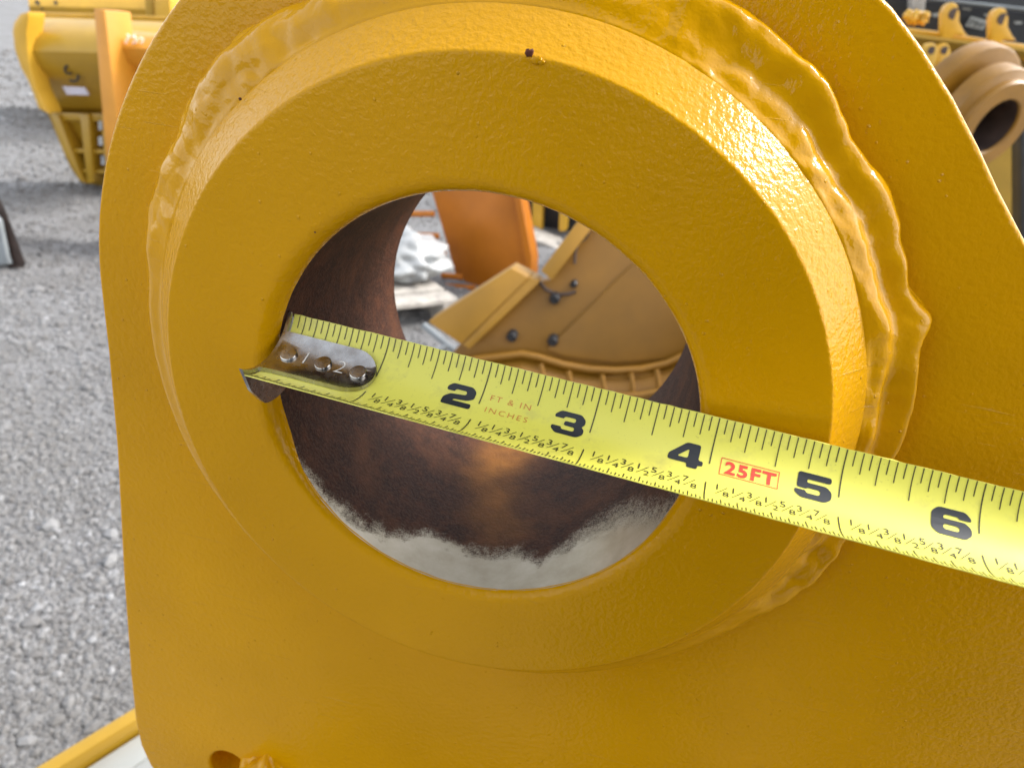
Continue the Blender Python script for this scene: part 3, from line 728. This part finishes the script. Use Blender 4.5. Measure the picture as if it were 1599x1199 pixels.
# --- big yellow bucket seen through the bore
bb = empty('loader_bucket', on_z(960, 700, 0), 'large ochre bucket with black bolt heads and curved ribbed lip seen through the bore', 'bucket')
Y1 = 1.75
def yb(px, py): return Y1 + (px - 880) * .0004 - (py - 500) * .0006
def P1(px, py, o=0.0): return on_y(px, py, yb(px, py) + o)
main = [(700, 560), (735, 520), (840, 441), (861, 437), (926, 352), (960, 338), (1130, 300), (1180, 420), (1160, 600), (1085, 560), (1040, 572), (960, 580), (900, 574), (840, 556), (790, 554), (740, 566)]
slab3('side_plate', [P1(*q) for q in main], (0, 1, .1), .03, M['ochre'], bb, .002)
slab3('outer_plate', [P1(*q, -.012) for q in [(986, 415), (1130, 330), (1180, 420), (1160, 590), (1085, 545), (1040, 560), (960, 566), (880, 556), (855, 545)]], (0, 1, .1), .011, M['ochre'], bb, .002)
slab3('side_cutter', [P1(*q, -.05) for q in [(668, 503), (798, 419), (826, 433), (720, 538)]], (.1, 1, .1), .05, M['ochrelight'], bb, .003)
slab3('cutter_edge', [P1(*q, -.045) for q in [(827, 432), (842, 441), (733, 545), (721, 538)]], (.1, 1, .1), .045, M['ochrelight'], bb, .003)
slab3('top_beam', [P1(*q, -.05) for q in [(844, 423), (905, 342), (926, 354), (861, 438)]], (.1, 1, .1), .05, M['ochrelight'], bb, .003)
for q in ((896, 444, 6), (866, 467, 9), (799, 526, 9), (863, 533, 9)):
    p = P1(q[0], q[1], -.014 if q[0] != 896 else -.006); r = q[2] * .00165
    lathe('bolt', [(r, .02), (r, -.004), (r * .8, -.008), (r * .3, -.008), (.0001, -.004)], p, (0, 1, .1), M['black'], bb, 20)
lip = [(700, 570), (740, 562), (790, 556), (815, 553), (840, 558), (880, 570), (920, 577), (960, 579), (1000, 577), (1040, 568), (1085, 548), (1150, 520)]
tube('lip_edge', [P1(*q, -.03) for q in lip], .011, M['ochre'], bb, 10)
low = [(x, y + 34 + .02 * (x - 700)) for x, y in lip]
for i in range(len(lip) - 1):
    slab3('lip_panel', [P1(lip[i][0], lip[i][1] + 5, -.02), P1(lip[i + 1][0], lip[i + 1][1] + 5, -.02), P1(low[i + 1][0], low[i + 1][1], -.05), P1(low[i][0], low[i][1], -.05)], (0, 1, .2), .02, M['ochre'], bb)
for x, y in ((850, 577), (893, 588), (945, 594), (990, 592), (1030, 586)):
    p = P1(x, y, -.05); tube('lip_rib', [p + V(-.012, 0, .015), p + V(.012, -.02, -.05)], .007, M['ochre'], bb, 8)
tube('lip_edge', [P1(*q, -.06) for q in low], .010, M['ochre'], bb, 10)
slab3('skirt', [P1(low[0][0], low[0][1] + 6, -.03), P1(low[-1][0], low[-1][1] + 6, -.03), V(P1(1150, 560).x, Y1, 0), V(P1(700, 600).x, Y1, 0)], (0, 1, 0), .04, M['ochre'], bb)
tube('notch_edge', [P1(*q, -.006) for q in ((842, 440), (852, 452), (870, 460), (888, 459), (899, 455))], .005, M['dark'], bb, 6)
tube('hose', [P1(*q, -.02) for q in ((925, 350), (915, 372), (903, 380), (898, 395), (897, 412))], .004, M['dark'], bb, 6)
ss = empty('steel_strut', on_z(690, 560, 0), 'grey steel strut leaning beside the pallet', 'strut')
tube('strut_bar', [on_y(662, 508, 2.0), on_y(700, 540, 1.95), on_y(722, 556, 1.93)], .012, M['greybar'], ss, 8)
tube('strut_bar', [on_y(700, 540, 1.95), on_y(660, 560, 1.9), on_z(640, 640, 0)], .012, M['greybar'], ss, 8)
# --- upper right: dusty orange ear with its boss
rd = V((1553 - CX) / FPX, (198 - CY) / FPX, 1).normalized(); rt = V(.89, .45, 0); rt = (rt - rd * rt.dot(rd)).normalized()
AXC = (rt * math.sin(R_(57)) - rd * math.cos(R_(57))).normalized()      # boss axis in camera axes
axw = V(*[sum(AX[i][k] * AXC[k] for k in range(3)) for i in range(3)]).normalized()
o2p = on_y(1553, 198, 1.35); e2 = empty('bucket_ear', V(o2p.x, o2p.y, 0), 'dusty tan bucket ear with a stepped boss and dark empty bore', 'bucket ear')
u = (o2p - CAM).length / FPX
r = 55 * u
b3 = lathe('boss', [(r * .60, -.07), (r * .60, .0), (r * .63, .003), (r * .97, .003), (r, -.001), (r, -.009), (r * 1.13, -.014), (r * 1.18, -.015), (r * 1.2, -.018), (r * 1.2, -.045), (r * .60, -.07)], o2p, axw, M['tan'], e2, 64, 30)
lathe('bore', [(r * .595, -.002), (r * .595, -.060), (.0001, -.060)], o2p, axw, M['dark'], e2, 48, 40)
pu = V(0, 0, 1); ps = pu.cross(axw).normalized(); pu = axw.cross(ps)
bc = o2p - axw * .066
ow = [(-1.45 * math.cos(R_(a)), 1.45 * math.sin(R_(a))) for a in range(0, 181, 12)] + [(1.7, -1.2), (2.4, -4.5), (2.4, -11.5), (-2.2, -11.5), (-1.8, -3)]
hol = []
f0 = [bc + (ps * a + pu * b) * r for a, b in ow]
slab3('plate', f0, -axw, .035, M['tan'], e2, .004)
# --- far bucket with two lugs
fb = empty('ditching_bucket', on_z(1540, 330, 0), 'wide yellow bucket with two pierced lugs on its top bar, dark inside', 'bucket')
slab('top_bar', [(1340, 34), (1420, 44), (1470, 50), (1545, 62), (1720, 86), (1720, 110), (1545, 68 + 14), (1478, 60), (1420, 53), (1340, 44)], 3.6, .25, M['bgyel'], fb, .008)
slab('inside_wall', [(1330, 46), (1478, 61), (1720, 96), (1720, 640), (1330, 560)], 3.85, .06, M['bgyel2'], fb)
slab('underside', [(1330, 40), (1720, 92), (1720, 96), (1330, 46)], 3.1, 1.0, M['bgyel2'], fb)
for x, y in ((1486, 0), (1562, 8)):
    lug = [(x - 14, y + 62), (x - 14, y + 22), (x - 9, y + 9), (x, y + 4), (x + 9, y + 7), (x + 13, y + 20), (x + 12, y + 34), (x + 20, y + 50), (x + 26, y + 56), (x + 6, y + 54), (x - 4, y + 66)]
    lg = slab('lug', lug, 3.5, .06, M['bgyel'], fb, .006)
    p = on_y(x + 4, y + 22, 3.5); lathe('pin_hole', [(.022, -.004), (.022, .002), (.0001, .002)], p, (.3, -1, 0), M['dark'], lg, 16)
# --- black machine at the top right
bm_ = empty('black_machine', on_z(1500, 260, 0), 'black machine with grey rail and white printed label behind the lugged bucket', 'machine')
slab('hood', [(1250, -130), (1800, -100), (1800, 100), (1250, 40)], 5.2, .6, M['black'], bm_, .02)
slab('chassis', [(1280, 40), (1800, 100), (1800, 520), (1280, 430)], 5.4, .5, M['black'], bm_)
slab('grey_rail', [(1440, -6), (1800, 34), (1800, 39), (1440, -1)], 5.0, .12, M['greybar'], bm_, .01)
slab('pale_post', [(1425, -60), (1452, -60), (1444, 20), (1424, 17)], 4.9, .1, M['wood'], bm_, .01)
lb = slab('label', [(1517, 26), (1542, 33), (1535, 47), (1508, 41)], 5.1, .01, M['white'], bm_)
for s in ([(1513, 40), (1518, 32), (1522, 33)], [(1521, 42), (1524, 34), (1529, 36), (1526, 42)], [(1531, 44), (1534, 37), (1537, 38)]): stroke('label_stroke', s, 5.09, .004, M['marker'], lb)
for a in ([(1503, 12), (1517, 14), (1516, 17), (1504, 15)], [(1537, 22), (1546, 23), (1545, 26), (1538, 26)], [(1584, 34), (1596, 34), (1596, 38), (1586, 38)], [(1456, 22), (1468, 20), (1466, 26), (1458, 27)]):
    slab('white_mark', a, 5.1, .01, M['white'], bm_)
yw = empty('linkage_parts', on_z(1430, 250, 0), 'yellow painted linkage parts heaped on the bar of the lugged bucket', 'linkage')
for x, y, s in ((1420, 25, 7), (1432, 24, 6), (1444, 25, 6), (1426, 30, 8), (1440, 31, 7)):
    p = on_y(x, y, 3.75); blob('linkage_knuckle', p, s * .0034, .03, s * .003, M['bgyel'], yw, .7, 3, 14, x)
# --- clevis with dark cylinder
cl = empty('cylinder_clevis', on_z(1475, 330, 0), 'yellow twin lug clevis holding a dark blue cylinder rod beside the tan ear', 'clevis')
for x in (1454, 1474):
    q = [(x - 14, 112), (x - 13, 80), (x - 9, 71), (x, 67), (x + 8, 70), (x + 11, 80), (x + 9, 92), (x + 4, 104), (x + 4, 114)]
    lg = slab('lug', q, 3.0 + (x - 1454) * .004, .05, M['bgyel'], cl, .005)
    p = on_y(x + 1, 79, 3.0 + (x - 1454) * .004); lathe('pin_hole', [(.014, -.003), (.014, .002), (.0001, .002)], p, (.2, -1, 0), M['dark'], lg, 14)
tube('cylinder_rod', [on_y(1487, 96, 2.9), on_y(1470, 140, 2.85), on_y(1450, 190, 2.8)], .030, M['blue'], cl, 16)
slab('foot_block', [(1484, 118), (1494, 108), (1500, 122), (1492, 140), (1470, 150)], 2.85, .08, M['bgyel'], cl, .004)
slab('stand', [(1440, 110), (1480, 112), (1480, 660), (1440, 650)], 3.15, .12, M['bgyel2'], cl, .01)
cl2 = empty('hydraulic_coupler', on_z(1595, 340, 0), 'dark blue coupler with pale tip on a yellow block beyond the tan ear', 'coupler')
tube('coupler_body', [on_y(1592, 112, 2.8), on_y(1590, 134, 2.8)], .018, M['blue'], cl2, 12)
slab('coupler_block', [(1580, 108), (1640, 110), (1640, 150), (1594, 146)], 2.86, .1, M['bgyel'], cl2, .005)
slab('coupler_stand', [(1596, 150), (1640, 150), (1640, 740), (1596, 730)], 2.9, .1, M['black'], cl2, .005)
tube('coupler_tip', [on_y(1597, 116, 2.8), on_y(1600, 130, 2.8)], .012, M['white'], cl2, 10)
# ------------------------------------------------------------------ the person who measures, standing in front of the ear (out of frame, shades its right side)
def person():
    ox, oy = .23, -.31                                   # between the feet; faces +Y
    J = {'pelvis': (0, 0, .95, .165, .12), 'waist': (0, .01, 1.10, .155, .115), 'chest': (0, .02, 1.32, .185, .125), 'collar': (0, .0, 1.47, .12, .085), 'neck': (0, .02, 1.53, .062, .062),
         'jaw': (0, .06, 1.60, .070, .080), 'skull': (0, .05, 1.68, .078, .095), 'crown': (0, .04, 1.75, .055, .07)}
    E = [('pelvis', 'waist'), ('waist', 'chest'), ('chest', 'collar'), ('collar', 'neck'), ('neck', 'jaw'), ('jaw', 'skull'), ('skull', 'crown')]
    for s, n in ((-1, 'l'), (1, 'r')):
        J.update({n + 'sh': (s * .19, 0, 1.42, .068, .068), n + 'el': (s * .29, -.07, 1.16, .050, .050), n + 'wr': (s * .235, .07, .99, .038, .042), n + 'ha': (s * .19, .11, .94, .045, .035),
                  n + 'hip': (s * .095, 0, .88, .095, .100), n + 'kn': (s * .11, .02, .50, .062, .066), n + 'an': (s * .12, -.02, .10, .045, .05), n + 'he': (s * .12, -.01, .045, .042, .04), n + 'to': (s * .135, .17, .035, .042, .03)})
        E += [('collar', n + 'sh'), (n + 'sh', n + 'el'), (n + 'el', n + 'wr'), (n + 'wr', n + 'ha'), ('pelvis', n + 'hip'), (n + 'hip', n + 'kn'), (n + 'kn', n + 'an'), (n + 'an', n + 'he'), (n + 'he', n + 'to')]
    ks = list(J); me = bpy.data.meshes.new('person')
    me.from_pydata([J[k][:3] for k in ks], [(ks.index(a), ks.index(b)) for a, b in E], [])
    o = bpy.data.objects.new('person', me); S.collection.objects.link(o); o.location = (ox, oy, 0)
    o.modifiers.new('skin', 'SKIN'); o.modifiers.new('sub', 'SUBSURF').levels = 2; o.modifiers['sub'].render_levels = 2
    for i, k in enumerate(ks):
        d = me.skin_vertices[0].data[i]; d.radius = J[k][3:]; d.use_root = k == 'pelvis'
    m = plain('dark_work_clothes', (.030, .033, .042), .9, 40, .25); me.materials.append(m)
    dg = bpy.context.evaluated_depsgraph_get(); nm = bpy.data.meshes.new_from_object(o.evaluated_get(dg))
    o.modifiers.clear(); o.data = nm; nm.shade_smooth()
    skin = plain('skin', (.50, .29, .21), .5, 60, .08); nm.materials.clear(); nm.materials.append(m); nm.materials.append(skin)
    boot = plain('boot_leather', (.05, .03, .02), .6, 60, .2); nm.materials.append(boot)
    for p in nm.polygons: p.material_index = 1 if p.center.z > 1.535 else 2 if p.center.z < .09 else 0
    tag(o, 'person in dark work clothes standing with hands at the pockets, facing the ear', 'person')
    hv, hf = [], []; n = 20
    for j in range(9):
        for i in range(n):
            a, b = 2 * math.pi * i / n, math.pi * .56 * j / 8
            hv.append(Vector((ox + .088 * math.cos(a) * math.sin(b), oy + .035 + .108 * math.sin(a) * math.sin(b), 1.665 + .115 * math.cos(b))))
    for j in range(8):
        for i in range(n): hf.append((j * n + i, j * n + (i + 1) % n, (j + 1) * n + (i + 1) % n, (j + 1) * n + i))
    build('cap', hv, hf, m, o, 180)
person()
